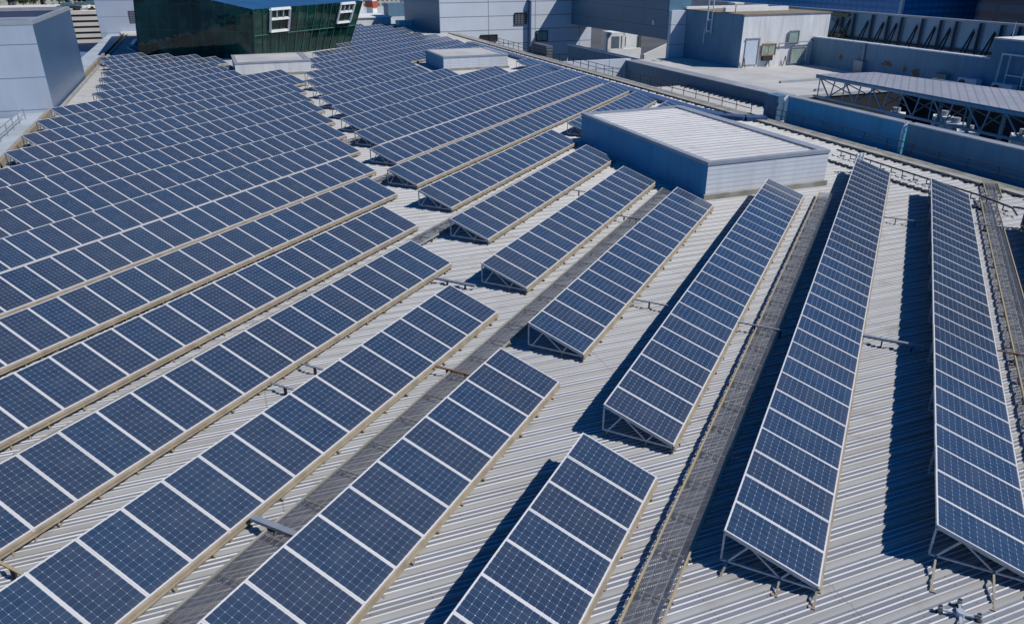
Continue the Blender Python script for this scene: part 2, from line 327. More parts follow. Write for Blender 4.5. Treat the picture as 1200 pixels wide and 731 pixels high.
# far maintenance walkway along the roof edge
mb = MB(); mb.pqbox(37.6, 38.9, 20, 128, -0.6, -0.14); struct(mb.build('edge_walkway', 'concrete'))
mb = MB()
for i in range(0, 150): mb.pqbox(37.35, 37.62, 20 + i * 0.7, 20.2 + i * 0.7, -0.32, -0.16)
struct(mb.build('roof_edge_closures', 'dark'))

# ------------------------------------------------------------------ solar rows
T_ = 0.33967; L_ = 1.9693; TV = L_ * math.cos(T_); TZ = L_ * math.sin(T_)
V0, DV = 4.11875, 3.71231; ZR = -0.3
sv = Vector((-math.cos(T_), 0, math.sin(T_))); nv = Vector((math.sin(T_), 0, math.cos(T_)))
def sp(s, y, n=0.0): return tuple(Vector((0, y, 0)) + sv * s + nv * n)
cell_mb = MB()
mx_, my_ = 0.036, 0.036; cw = (0.99 - 2 * mx_) / 6; ch = (L_ - 2 * my_) / 12
e0, e1, s0, s1 = 0.018, 0.982, 0.014, L_ - 0.014
uvc = lambda s, y: ((y - 0.005 - mx_) / cw, (s - my_) / ch)
cell_mb.quad([sp(s0, e0), sp(s0, e1), sp(s1, e1), sp(s1, e0)], [uvc(s0, e0), uvc(s0, e1), uvc(s1, e1), uvc(s1, e0)])
cell_mb.quad([sp(s0, e0, -.03), sp(s1, e0, -.03), sp(s1, e1, -.03), sp(s0, e1, -.03)], None, 1)
CELL = cell_mb.mesh('solar_panel', ['cells', 'frame'])
fr = MB()
def slab(mb, sa, sb, ya, yb, na, nb):
    P = [sp(a, y, n) for n in (na, nb) for a, y in ((sa, ya), (sa, yb), (sb, yb), (sb, ya))]
    for f in ((4, 5, 6, 7), (3, 2, 1, 0), (0, 1, 5, 4), (1, 2, 6, 5), (2, 3, 7, 6), (3, 0, 4, 7)): mb.quad([P[i] for i in f])
slab(fr, 0, 0.032, 0.0015, 0.9985, -.04, .004); slab(fr, L_ - 0.032, L_, 0.0015, 0.9985, -.04, .004)
slab(fr, 0.032, L_ - 0.032, 0.0015, 0.035, -.04, .004); slab(fr, 0.032, L_ - 0.032, 0.965, 0.9985, -.04, .004)
FRAME = fr.mesh('panel_frame', ['frame'])

def truss_mesh(lean):
    t = MB(); w_ = 0.04
    top = lambda f: (-TV * (1 - f), 0, TZ * (1 - f) - 0.07); bot = lambda f: (-TV * (1 - f), 0, -0.10)
    t.bar(top(0.01), top(1.0), w_, 0.05); t.bar(bot(0.0), bot(1.0), w_); t.bar(bot(0.01), top(0.01), w_)
    t.bar(bot(.08), top(.27), 0.034); t.bar(top(.29), bot(.62), 0.034); t.bar(bot(.63), top(.71), 0.034)
    for f in (.08, .62, .985):
        x = bot(f)[0]
        t.bar((x, 0, -0.1), (x - (0.06 if f < .1 else 0), -lean, ZR + 0.02), 0.038, mi=1)
        t.box(x - 0.09, x + 0.03, -lean - 0.04, -lean + 0.04, ZR - 0.02, ZR + 0.03, 1)
    return t.mesh('support_truss', ['galv', 'tan'])
TRUSS = truss_mesh(0.0); TRUSS_LEAN = truss_mesh(0.85); TRUSS_LEAN2 = truss_mesh(0.3)
brk = MB(); brk.box(-0.03, 0.015, -0.02, 0.02, ZR, -0.09); brk.box(-0.03, 0.06, -0.03, 0.03, ZR, ZR + 0.06); BRACKET = brk.mesh('rail_bracket', ['tan'])
ORD = ['', 'first', 'second', 'third', 'fourth', 'fifth', 'sixth', 'seventh', 'eighth', 'ninth', 'tenth', 'eleventh', 'twelfth', 'thirteenth', 'fourteenth',
       'fifteenth', 'sixteenth', 'seventeenth', 'eighteenth', 'nineteenth', 'twentieth', 'twenty-first', 'twenty-second', 'twenty-third', 'twenty-fourth', 'twenty-fifth']
def solar_row(k, uN, n, label, group, lean=None):
    v = V0 - k * DV
    t = thing('solar_array_row', label, 'solar array', (v, uN, 0), group)
    for i in range(n):
        o = link('solar_panel', CELL, t, (0, i, random.uniform(-.002, .003))); o.rotation_euler = (random.uniform(-.003, .003), random.uniform(-.003, .003), 0); link('panel_frame', FRAME, o)
    lr = MB(); lr.box(-0.035, 0.02, 0.0, n, -0.10, -0.045); lr.box(-0.03, 0.05, 0.0, n, -0.16, -0.125); lr.box(-0.03, -0.01, 0.0, n, -0.125, -0.10)
    rail = lr.build('lower_rail', 'tan', t)
    step = 1 if k <= 12 else 3
    for i in range(0, n, step): link('rail_bracket', BRACKET, rail, (0, i + 0.5, 0))
    ur = MB(); ur.box(-TV + 0.02, -TV + 0.07, 0, n, TZ - 0.12, TZ - 0.06); ur.build('upper_rail', 'galv', t)
    me = {None: TRUSS, 1: TRUSS_LEAN, 2: TRUSS_LEAN2}[lean]
    link('support_truss', me, t, (0, 0.03, 0))
    for i in range(3, n, 3): link('support_truss', TRUSS, t, (0, i, 0))
    link('support_truss', TRUSS, t, (0, n - 0.03, 0))
    if k <= 8:
        cb_ = MB(); pts_ = [(-TV + 0.12, 0.05, TZ - 0.14), (-TV + 0.4, 0.25, TZ - 0.42), (-TV + 0.75, 0.5, TZ - 0.36), (-TV + 1.0, 0.8, TZ - 0.55), (-0.45, 0.9, -0.02), (-0.2, 0.6, -0.2)]
        for a_, b2_ in zip(pts_, pts_[1:]): cb_.tube(a_, b2_, 0.012, 6)
        for i in range(0, n - 1): cb_.tube((-TV + 0.1, i + .05, TZ - 0.13), (-TV + 0.14, i + .55, TZ - 0.22), 0.01, 5); cb_.tube((-TV + 0.14, i + .55, TZ - 0.22), (-TV + 0.1, i + 1.05, TZ - 0.13), 0.01, 5)
        cb_.build('cable', 'spotted', t)
    return t
GR, GL = 'solar rows of the right-hand block', 'solar rows of the left-hand block'
right_rows = [  # k, start, panels, label, lean
 (-1, 9.0, 30, 'solar row beyond the rightmost walkway, only its shadow showing at the right edge', None),
 (0, 14.14, 29, 'rightmost solar row in view, almost upright, beside the yellow-edged walkway', 1),
 (1, 12.12, 34, 'long solar row second from the right, open truss end nearest the bottom edge', 2),
 (2, 15.4, 24, 'solar row ending against the lit white face of the grey penthouse', None),
 (3, 18.78, 17, 'solar row whose far end touches the near corner of the grey penthouse', None),
 (4, 22.56, 16, 'short solar row ending under the shaded penthouse side, walkway on its right', None),
 (5, 26.53, 16, 'short solar row second left from the near corner of the grey penthouse', None),
 (6, 29.72, 16, 'short solar row meeting the left back corner of the grey penthouse', None)]
for k, u, n, lab, ln in right_rows: solar_row(k, u, n, lab, GR, ln)
solar_row(5, 53.0, 7, 'solar row stub showing just behind the ribbed penthouse roof, nearest its back edge', GR)
solar_row(6, 48.4, 15, 'solar row partly hidden behind the left end of the ribbed penthouse roof', GR)
far_r = {7: (32.4, 35), 8: (35.9, 35), 9: (39.3, 35), 10: (42.6, 34), 11: (46.2, 27), 12: (49.2, 20), 13: (52.8, 17), 14: (56.1, 17), 15: (60.4, 33), 16: (65.7, 31),
         17: (69.2, 31), 18: (74.8, 28), 19: (84.0, 20), 20: (89.0, 17), 21: (93.0, 18), 22: (97.0, 16), 23: (101.0, 14), 24: (105.0, 9)}
for k, (u, n) in far_r.items():
    if k <= 14: lab = 'long solar row, %s up from the grey penthouse left corner, behind bare gap' % ORD[k - 6]
    elif k <= 18: lab = 'distant solar row, %s behind the small white plant box' % ORD[k - 14]
    else: lab = 'far solar row right of the green glass building, %s counting away from the camera' % ORD[k - 18]
    solar_row(k, u, n, lab, GR)
solar_row(11, 78.0, 3, 'three-panel stub of a solar row right of the small white plant box', GR)
solar_row(14, 80.5, 10, 'solar row segment behind the back right corner of the small white plant box', GR)
left = {2: (3.0, 14.0, 'short solar row at the bottom centre with its far end on bare roof'), 3: (1.0, 16.95, 'solar row right of the punched walkway at the bottom left'),
        4: (2.3, 20.3, 'solar row left of the punched walkway at the bottom left'), 5: (3.5, 23.5, 'solar row reaching the left edge, second left of the walkway'),
        6: (5.8, 26.8, 'solar row reaching the left edge, third left of the walkway'), 7: (8.6, 30.6, 'solar row reaching the left edge, fourth left of the walkway')}
Fx = {8: 33.9, 9: 37.4, 10: 40.8, 11: 44.2, 12: 47.6, 13: 50.7, 14: 54.1, 15: 58.5, 16: 61.1, 17: 58.4, 18: 61.5, 19: 62.6, 20: 66.6, 21: 67.1, 22: 66.3, 23: 65.6}
Nx = {8: 11, 9: 14, 10: 17, 11: 19, 12: 22, 13: 25.7, 14: 29.1, 15: 32.5, 16: 36.1, 17: 42.4, 18: 45.5, 19: 48.6, 20: 51.6, 21: 55.1, 22: 57.3, 23: 59.6}
for k, (a, b__, lab) in left.items(): n = round(b__ - a); solar_row(k, b__ - n, n, lab, GL)
for k in Fx:
    n = round(Fx[k] - Nx[k]); st = Fx[k] - n if k < 13 else Nx[k]
    if k <= 12: lab = 'long solar row running off the left edge, %s counting from the walkway' % ORD[k - 3]
    elif k <= 16: lab = 'solar row starting beside the lavender block, %s away from the camera' % ORD[k - 12]
    else: lab = 'short far-left solar row, %s going back towards the green glass building' % ORD[k - 16]
    solar_row(k, st, n, lab, GL)
solar_row(25, 69.4, 6, 'small solar row in the shade left of the green glass corner', GL)
solar_row(27, 77.0, 4, 'smallest solar row below the lavender tower, left of the green glass', GL)
solar_row(28, 81.0, 4, 'last small solar row by the white kerb under the lavender tower', GL)

# ------------------------------------------------------------------ punched walkways between the rows
def walkway(x0, x1, y0, y1, label, z=-0.06, edge='yellow'):
    t = thing('walkway', label, 'walkway', ((x0 + x1) / 2, y0, ZR), 'punched steel walkways between solar rows')
    ox, oy, oz = (x0 + x1) / 2, y0, ZR; h = (x1 - x0) / 2; n = y1 - y0
    g = MB(); g.quad([(-h, 0, z - ZR), (h, 0, z - ZR), (h, n, z - ZR), (-h, n, z - ZR)], [(0, 0), (0, x1 - x0), (n, x1 - x0), (n, 0)])
    g.build('grating', 'grate', t)
    for s_ in (-1, 1):
        e = MB(); e.box(s_ * h - 0.018, s_ * h + 0.018, 0, n, z - ZR - 0.05, z - ZR + 0.025); e.build('edge_strip', edge, t)
    st = MB(); i = 0.4
    while i < n:
        st.box(-h - 0.05, h + 0.05, i - 0.03, i + 0.03, z - ZR - 0.10, z - ZR - 0.055); st.box(-h, -h + 0.06, i - 0.03, i + 0.03, 0, z - ZR - 0.10); st.box(h - 0.06, h, i - 0.03, i + 0.03, 0, z - ZR - 0.10); i += 1.25
    st.build('bearers', 'concrete', t)
walkway(-2.70, -2.02, 4.0, 40.6, 'punched walkway with yellow edges running up from the bottom centre right')
walkway(-10.13, -9.45, 2.0, 37.8, 'punched walkway starting at the bottom left and passing the grey penthouse corner', edge='concrete')
walkway(-17.50, -16.82, 8.0, 41.0, 'walkway crossing the bare gap near the middle of the picture', edge='concrete')
walkway(-24.75, -24.07, 12.0, 60.0, 'walkway crossing the bare gap, second back from the middle', edge='concrete')
walkway(-32.2, -31.5, 30.0, 70.0, 'walkway crossing the bare gap farthest back in the narrow strip', edge='concrete')
walkway(4.60, 5.28, 14.0, 43.4, 'walkway with a yellow edge along the right border of the photo')
walkway(4.92, 5.60, 43.6, 46.6, 'short yellow-rimmed walkway piece below the edge railing')

# crossing conduits
def conduit(x0, x1, y, z, label, mt='conduit', r=0.026):
    t = thing('conduit', label, 'conduit', (x0, y, ZR), 'conduits bridging neighbouring rows')
    g = MB(); g.bar((0, 0, z - ZR), (x1 - x0, 0, z - ZR), r * 2.4, r * 1.4); g.build('pipe', mt, t)
    s_ = MB()
    for f in (0.3, 0.75): s_.box((x1 - x0) * f - 0.02, (x1 - x0) * f + 0.02, -0.045, 0.045, 0, z - ZR)
    s_.build('bracket', 'dark', t)
conduit(-6.95, -5.1, 23.4, -0.03, 'grey conduit left of the solar row that meets the penthouse lit face')
conduit(-10.7, -9.4, 32.15, -0.02, 'grey conduit over the walkway just below the penthouse corner')
conduit(-14.3, -12.6, 35.2, -0.02, 'grey conduit in the gap below the shaded penthouse side')
conduit(0.42, 2.3, 23.9, -0.02, 'dark conduit crossing the shadow strip at mid height between the two right rows', 'conduit', 0.05)
conduit(0.42, 2.2, 37.4, -0.02, 'thin conduit high in the shadow strip between the two right rows')
conduit(4.12, 5.5, 38.1, 0.0, 'pale conduit over the right-hand walkway near its top')
conduit(4.12, 5.9, 24.6, 0.0, 'rusty conduit over the right-hand walkway at mid height', 'rust')
conduit(-3.3, -1.5, 23.1, 0.0, 'pale conduit over the long central walkway at mid height')
conduit(-10.6, -8.9, 8.8, 0.02, 'thick grey trunking across the lower left walkway', 'conduit', 0.06)
conduit(-14.3, -12.6, 5.62, -0.04, 'yellow conduit at the lower left picture edge', 'yellow')
conduit(-14.3, -12.6, 13.34, -0.04, 'grey conduit under the left block, lower of a pair')
conduit(-14.3, -12.6, 14.6, -0.04, 'slim conduit under the left block, upper of a pair')
conduit(-10.65, -9.3, 16.2, -0.02, 'rusty conduit across the lower left walkway', 'rust')
conduit(-14.3, -12.6, 22.1, -0.1, 'grey conduit on bare roof beside an open truss end near the middle', 'conduit', 0.05)

# ------------------------------------------------------------------ roof anchor at the bottom right
t = thing('roof_anchor', 'three-armed metal roof anchor with round cups at the bottom right corner', 'roof anchor', (2.82, 12.82, ZR))
a = MB(); cpos = [(-0.33, -0.02), (0.0, 0.31), (0.31, 0.08), (0.0, -0.36)]
for x, y in cpos: a.bar((0, 0, 0.09), (x, y, 0.09), 0.045, 0.03)
a.build('arms', 'galv', t)
for x, y in cpos:
    c_ = MB(); c_.tube((x, y, 0.0), (x, y, 0.15), 0.035); c_.tube((x, y, 0.11), (x, y, 0.16), 0.048, 14); cu = c_.build('cup', 'conduit', t); d_ = MB(); d_.tube((x, y, -.01), (x, y, 0.03), .06, 12); d_.tube((x, y, .16), (x, y, .175), .03, 10); d_.build('rubber_pad', 'spotted', cu)
a = MB(); a.tube((0, 0, 0.05), (0, 0, 0.17), 0.075, 14); a.build('hub', 'galv', t)

# low cable rail on hooks that ends by the far ends of the right rows
t = thing('cable_rail', 'dark low cable rail on hooks past the far ends of the right rows', 'rail', W(35.2, 24, ZR))
o0 = W(35.2, 24, ZR); a = MB(); pts = [(35.5, 36.2), (35.1, 29.5), (34.9, 25.7), (34.5, 23.6)]
P = [W(p, q, 0.05) - o0 for p, q in pts]
for s_, e_ in zip(P, P[1:]): a.bar(s_, e_, 0.07)
a.bar(P[-1], P[-1] + Vector((0.2, -0.5, -0.2)), 0.06); a.build('rail', 'dark', t)
for s_, e_ in zip(P, P[1:]):
    n = int((e_ - s_).length / 0.8)
    for i in range(n):
        c_ = s_ + (e_ - s_) * ((i + 0.5) / n); h_ = MB(); h_.bar(c_, c_ + Vector((0.0, 0.0, -0.3)), 0.05); h_.bar(c_ + Vector((0, 0, -0.28)), c_ + Vector((0.25, 0.05, -0.3)), 0.05); h_.build('hook', 'dark', t)
mb = MB()
for i in range(34): q0_ = 24 + i * 0.48; mb.pqbox(33.75, 34.05, q0_, q0_ + 0.3, -0.3, -0.19)
tag(mb.build('closure_strip', 'dark'), 'dark notched closure strip across the ribs below the cable rail', 'roof trim')

# equipment at the far right edge
t = thing('inverter_stand', 'dark frame with cylinder and box at the right picture edge', 'equipment', W(33.0, 21.9, ZR))
a = MB(); a.bar((0, 0, 0), (0, 0, 0.95), 0.07); a.bar((0.35, 0.1, 0), (0.35, 0.1, 0.95), 0.07); a.bar((0, 0, .95), (.35, .1, .95), 0.07); a.bar((-.5, 0.3, 0.9), (0, 0, 0.95), 0.07); a.build('stand', 'dark', t)
a = MB(); a.box(0.5, 1.0, -0.1, 0.2, 0.1, 0.75); a.build('cabinet', 'bluesteel', t)
a = MB(); a.tube((0.2, 0.1, 0.15), (0.2, 0.1, 0.6), 0.16, 14); a.build('cylinder', 'bluesteel', t)

# ------------------------------------------------------------------ railings
def railing(name, label, pts, z, h=0.95, step=1.5, mt='dark', mids=(0.5,)):
    o0 = W(*pts[0], z); t = thing(name, label, 'railing', o0)
    for (a_, b2) in zip(pts, pts[1:]):
        A, B = W(*a_, z) - o0, W(*b2, z) - o0; r_ = MB()
        for f in (1.0,) + tuple(mids): r_.bar(A + Vector((0, 0, h * f)), B + Vector((0, 0, h * f)), 0.045)
        r_.build('rail', mt, t)
        n = max(1, int((B - A).length / step))
        for i in range(n + 1):
            c_ = A + (B - A) * (i / n); q_ = MB(); q_.bar(c_, c_ + Vector((0, 0, h)), 0.05); q_.build('post', mt, t)
railing('railing', 'dark railing with close posts along the far roof edge walkway', [(38.75, 24), (38.75, 47)], -0.14, 0.8, 1.9)
railing('railing', 'thin railing on the far walkway in front of the dark ribbed wall', [(38.75, 49), (38.75, 110)], -0.14, 0.8, 1.9)
railing('railing', 'pale railing on the concrete terrace below the lavender block', [(-13.9, 40), (-13.9, 68)], -0.25, 0.8, 2.0, 'conduit')

# blue grey gutter strip between the rows and the far walkway
t = thing('gutter_strip', 'blue grey folded metal strip running along the far ends of the rows', 'roof trim', W(35.6, 50, ZR))
o0 = W(35.6, 50, ZR); a = MB()
path = [(35.6, 110), (35.6, 60), (35.6, 52), (36.1, 49.0), (37.2, 47.6), (38.6, 47.0)]
for (pa, qa), (pb, qb) in zip(path, path[1:]):
    d = Vector((pb - pa, qb - qa)).normalized(); nn = Vector((-d.y, d.x)) * 0.55
    c4 = [(pa + nn.x, qa + nn.y), (pa - nn.x, qa - nn.y), (pb - nn.x, qb - nn.y), (pb + nn.x, qb + nn.y)]
    lo = [W(p, q, ZR) - o0 for p, q in c4]; 
    a.prism([(v_.x, v_.y) for v_ in (lo[3], lo[2], lo[1], lo[0])], 0, 0.32)
a.build('strip', 'bluestrip', t)

# ------------------------------------------------------------------ grey penthouse and small plant boxes
def penthouse(name, label, p0, p1, q0, q1, z1, ribs=True, side='shadeblue', front='hribs', z0=ZR - 0.1):
    t = thing(name, label, 'rooftop block', W(p0, q0, 0)); o0 = W(p0, q0, 0)
    def add(nm, mb, mt): 
        o = mb.build(nm, mt, t); o.location = -o0; return o
    a = MB(); a.pqbox(p0, p1, q0, q1, z0, z1 - 0.12); 
    # front (facing -q) and back use the ribbed white, the ends use the side colour, shade-tinted by default
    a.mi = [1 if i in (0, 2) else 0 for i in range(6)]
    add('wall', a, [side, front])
    a = MB(); c = 0.32
    a.pqbox(p0 - .04, p1 + .04, q0 - .04, q0 + c, z1 - .16, z1); a.pqbox(p0 - .04, p1 + .04, q1 - c, q1 + .04, z1 - .16, z1)
    a.pqbox(p0 - .04, p0 + c, q0 + c, q1 - c, z1 - .16, z1); a.pqbox(p1 - c * 1.8, p1 + .04, q0 + c, q1 - c, z1 - .16, z1 + .02)
    add('coping', a, 'coping')
    a = MB()
    if ribs: ribbed(a, p0 + c, p1 - c, q0 + c, q1 - c, z1 - 0.09, 0.56, 0.028)
    else: a.pqbox(p0 + c, p1 - c, q0 + c, q1 - c, z1 - 0.13, z1 - 0.03)
    add('roof', a, 'roof' if ribs else 'deck')
    a = MB(); a.pqbox(p0 - .12, p1 + .12, q0 - .12, q0 - .005, z0, ZR + 0.28); add('base_flashing', a, 'concrete')
    return t
penthouse('penthouse', 'large grey penthouse with ribbed white roof and shaded blue side', 22.35, 29.9, 31.0, 45.4, 1.62)
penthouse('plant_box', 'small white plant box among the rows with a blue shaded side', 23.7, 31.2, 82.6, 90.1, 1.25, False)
penthouse('plant_box', 'white plant box in front of the green glass building', 2.3, 10.0, 86.2, 94.0, 1.15, False, 'whitewall', 'whitewall')
t = thing('vent_stack', 'white striped vent standing behind the right corner of the grey penthouse', 'vent', W(33.2, 32.3, ZR))
for i in range(3):
    a = MB(); a.tube((i * 0.16, i * 0.14, 0), (i * 0.16, i * 0.14, 1.15), 0.06, 12); a.build('pipe', 'white', t)
a = MB(); a.box(-0.12, 0.46, -0.1, 0.4, 0, 0.12); a.build('base', 'coping', t)

# ------------------------------------------------------------------ lavender block, tower, striped car park
t = thing('service_block', 'lavender metal-clad block with an open top at the left edge', 'building', W(-12.3, 70.6, 0)); o0 = W(-12.3, 70.6, 0)
def at0(o, o0): o.location = -o0; return o
a = MB(); a.pqbox(-24, -12.3, 70.6, 91.2, -3, 6.45)
a.mi = [0, 1, 0, 1, 0, 0]; a.f.pop(4); a.mi.pop(4); del a.uv[16:20]
at0(a.build('wall', ['lav', 'slate'], t), o0)
a = MB()
for bx in ((-24, -12.28, 70.58, 70.9), (-24, -12.28, 90.9, 91.22), (-12.6, -12.28, 70.9, 90.9), (-24, -23.7, 70.9, 90.9)): a.pqbox(*bx, 6.3, 6.62)
at0(a.build('parapet', 'coping', t), o0)
a = MB(); a.pqbox(-23.5, -12.8, 71.1, 90.7, 4.2, 5.3); at0(a.build('inner_floor', 'brownroof', t), o0)
for i in range(3):
    a = MB(); a.pqbox(-22, -14, 74.5 + i * 5.4, 76.2 + i * 5.4, 5.3, 5.9); at0(a.build('duct', 'brownroof' if i % 2 else 'coping', t), o0)
t = thing('tower', 'pale lavender tower with one dark louvre behind the left rows', 'building', W(-10, 146, 0)); o0 = W(-10, 146, 0)
a = MB(); a.pqbox(-16.0, 4, 146, 160, -22, 16); at0(a.build('wall', 'lav', t), o0)
a = MB(); a.pqbox(-11.3, -9.9, 145.9, 146.05, 1.5, 3.3); at0(a.build('louvre', 'louvre', t), o0)
a = MB(); a.pqbox(-13, 4, 145.2, 145.9, -0.4, 0.15); tag(a.build('kerb', 'white'), 'white kerb at the foot of the pale lavender tower', 'kerb')
a = MB(); a.pqbox(-9.6, -4, 127.5, 128.0, -0.3, 0.5); a.pqbox(-9.9, -9.4, 120, 128, -0.3, 0.4); tag(a.build('parapet', 'white'), 'white bent parapet rail left of the green glass building', 'parapet')
t = thing('car_park', 'cream striped multi-storey car park between the lavender blocks', 'building', W(-22, 172, -22)); o0 = W(-22, 172, -22)
a = MB(); a.pqbox(-44, -17, 172, 200, -22, 2.0); at0(a.build('core', 'dark', t), o0)
for i in range(14):
    a = MB(); z_ = 2.15 - i * 1.02; a.pqbox(-44.3, -16.9, 171.7, 172.3 if i else 200, z_ - 0.62, z_); at0(a.build('band', 'stripe', t), o0)
def car(p, q, z, ang, mt, label):
    t = thing('parked_car', label, 'car', W(p, q, z), 'cars on the car park roof')
    t.rotation_euler.z = ang
    a = MB(); a.prism([(-2.1, -.85), (2.1, -.85), (2.1, .85), (-2.1, .85)], .35, .85, tops=[(-2.05, -.8, .85), (2.05, -.8, .8), (2.05, .8, .8), (-2.05, .8, .85)]); a.build('body', mt, t)
    a = MB(); a.prism([(-1.5, -.75), (1.0, -.75), (1.0, .75), (-1.5, .75)], .85, 1.4, tops=[(-1.1, -.65, 1.4), (.4, -.65, 1.4), (.4, .65, 1.4), (-1.1, .65, 1.4)]); a.build('cabin', 'glasspane', t)
    for x in (-1.3, 1.3):
        for y in (-.8, .8): a = MB(); a.tube((x, y - .1, .34), (x, y + .1, .34), .34, 12); a.build('wheel', 'spotted', t)
for i, (p, q, mt, lab) in enumerate(((-23.5, 174.5, 'cardark', 'dark car parked at the left on the striped car park roof'), (-21.5, 176, 'white', 'white car parked second from left on the car park roof'),
        (-20.0, 180, 'carpaint', 'silver car parked at the back of the car park roof'), (-18.3, 175, 'white', 'white van-like car parked right on the car park roof'))): car(p, q, 2.15, 0.8, mt, lab)

# ------------------------------------------------------------------ green glass building
t = thing('glass_building', 'dark green glass building with leaning walls and blue roof', 'building', W(5.5, 103, 0)); o0 = W(5.5, 103, 0)
A, B, C, D, E_ = W(-8.4, 111.1), W(5.2, 102.6), W(18.5, 112.8), W(16, 135), W(-8, 138)
tA, tB, tC, tD, tE = W(-7.4, 109.3, 8.4), W(5.6, 99.2, 5.55), W(20.6, 110.5, 5.75), W(17, 136, 6.5), W(-8, 138, 8.6)
a = MB(); base = [A, B, C, D, E_]; tops = [tA, tB, tC, tD, tE]
a.prism([(v_.x, v_.y) for v_ in base], -0.5, 6, 0, 1, True, [tuple(v_) for v_ in tops]); at0(a.build('glazing', ['green', 'blueroof'], t), o0)
def on_face(b0, b1, t0, t1, s_, r_, off=0.12):
    lo = b0.lerp(b1, s_); hi = t0.lerp(t1, s_); pt = lo.lerp(hi, r_); nn = (b1 - b0).cross(t0 - b0).normalized()
    return pt + nn * off
Bz, Cz, Az = B + Vector((0, 0, -.5)), C + Vector((0, 0, -.5)), A + Vector((0, 0, -.5))
for (sa, sb, ra, rb) in ((0.135, 0.30, 0.56, 0.985), (0.775, 0.915, 0.60, 0.985)):
    q4 = [on_face(Bz, Cz, tB, tC, s_, r_) for s_, r_ in ((sa, ra), (sb, ra), (sb, rb), (sa, rb))]
    f = MB()
    mid0, mid1 = on_face(Bz, Cz, tB, tC, sa, ra + (rb - ra) * .56), on_face(Bz, Cz, tB, tC, sb, ra + (rb - ra) * .56)
    for x0, x1 in ((q4[0], q4[1]), (q4[1], q4[2]), (q4[2], q4[3]), (q4[3], q4[0]), (mid0, mid1)): f.bar(x0, x1, 0.25, 0.3)
    for j in (1, 2): f.bar(mid0.lerp(mid1, j / 3), q4[3].lerp(q4[2], j / 3), 0.14, 0.2)
    fo = at0(f.build('window', 'white', t), o0)
a = MB()
for s_ in [i / 13 for i in range(14)]: a.bar(on_face(Bz, Cz, tB, tC, s_, 0.03, .04), on_face(Bz, Cz, tB, tC, s_, 1.0, .04), 0.09)
for r_ in (0.5,): a.bar(on_face(Bz, Cz, tB, tC, 0, r_, .05), on_face(Bz, Cz, tB, tC, 1, r_, .05), 0.1)
for s_ in [i / 9 for i in range(9)]: a.bar(on_face(Az, Bz, tA, tB, s_, 0.03, .04), on_face(Az, Bz, tA, tB, s_, 1.0, .04), 0.06)
M['mull'] = plain('green_mullion', (0.06, 0.16, 0.13), 0.4); at0(a.build('mullions', 'mull', t), o0)

# ------------------------------------------------------------------ roofs behind the rows, between green building and silver block
t = thing('plant_box', 'long white plant box at the very end of the solar roof', 'rooftop block', W(24, 150, 0)); o0 = W(24, 150, 0)
a = MB(); a.pqbox(16, 33.2, 150.6, 162, -0.5, 0.95); at0(a.build('wall', 'whitewall', t), o0); a = MB(); a.pqbox(15.8, 33.4, 150.4, 162.2, 0.95, 1.1); at0(a.build('roof', 'white', t), o0)
mb = MB(); mb.pqbox(10, 60, 163, 230, -22, -1.2); tag(mb.build('warehouse', 'sheet'), 'pale grey flat-roofed warehouse beyond the end of the solar roof', 'building')
mb = MB(); mb.pqbox(33.8, 37.6, 146.5, 149.5, -0.4, 0.5); tag(mb.build('parapet', 'white'), 'low white upstand beside the shaded silver block corner', 'parapet')
t = thing('chimney', 'short white chimney with a red collar on the far roofs', 'chimney', W(38.7, 196, -1.2))
a = MB(); a.box(-.9, .9, -.9, .9, 0, 4.2); a.build('stack', 'white', t); a = MB(); a.box(-1.1, 1.1, -1.1, 1.1, 1.6, 3.0); a.build('collar', 'redpaint', t)
for i, (p, q, s_, lab) in enumerate(((43, 186, 5, 'dark grey plant unit right of the red-collared chimney'), (47.5, 188, 4, 'pale grey plant unit against the shaded silver block'), (36, 203, 4, 'white rooftop unit just left of the red-collared chimney'))):
    a = MB(); a.pqbox(p - s_ / 2, p + s_ / 2, q, q + 5, -1.2, 1.6); tag(a.build('plant_unit', ('ribwall', 'silver2', 'white')[i]), lab, 'plant unit')

# ------------------------------------------------------------------ silver block and dark bridging wall
t = thing('silver_block', 'tall silver panel-clad block beyond the rows with pipe and windows', 'building', W(36.2, 127.5, 0)); o0 = W(36.2, 127.5, 0)
a = MB(); a.pqbox(36.2, 64, 127.5, 152, -22, 9.5); a.mi = [0, 0, 0, 1, 0, 0]; at0(a.build('wall', ['silver', 'shadeclad'], t), o0)  # shaded face gets the shade-coloured cladding, the rest silver
def window(par, o0, p0, p1, q, z0, z1, glass='glasspane', fr_='coping', along='p', bars=2):
    f = MB(); w_ = 0.14
    if along == 'p':
        c4 = [W(p0, q, z0), W(p1, q, z0), W(p1, q, z1), W(p0, q, z1)]
    else:
        c4 = [W(q, p0, z0), W(q, p1, z0), W(q, p1, z1), W(q, p0, z1)]
    for i in range(4): f.bar(c4[i], c4[(i + 1) % 4], w_)
    for j in range(1, bars): f.bar(c4[0].lerp(c4[1], j / bars), c4[3].lerp(c4[2], j / bars), 0.07)
    fo = at0(f.build('window', fr_, par), o0)
    g = MB(); g.quad(c4); at_ = g.build('pane', glass, fo)
window(t, o0, 49.4, 51.5, 127.38, 0.85, 2.6, 'louvre', 'dark', 'p', 4)
window(t, o0, 53.4, 55.5, 127.38, -2.0, -0.4, 'palewin', 'dark', 'p', 2)
window(t, o0, 43.2, 46.2, 127.38, -1.7, -0.75, 'pit', 'dark', 'p', 2)
a = MB(); a.tube(W(52.0, 127.1, -5), W(52.0, 127.1, 4.3), 0.32, 14); a.tube(W(52.0, 127.1, 4.3), W(52.1, 127.5, 4.9), 0.32, 14); at0(a.build('pipe', 'bluestrip', t), o0)
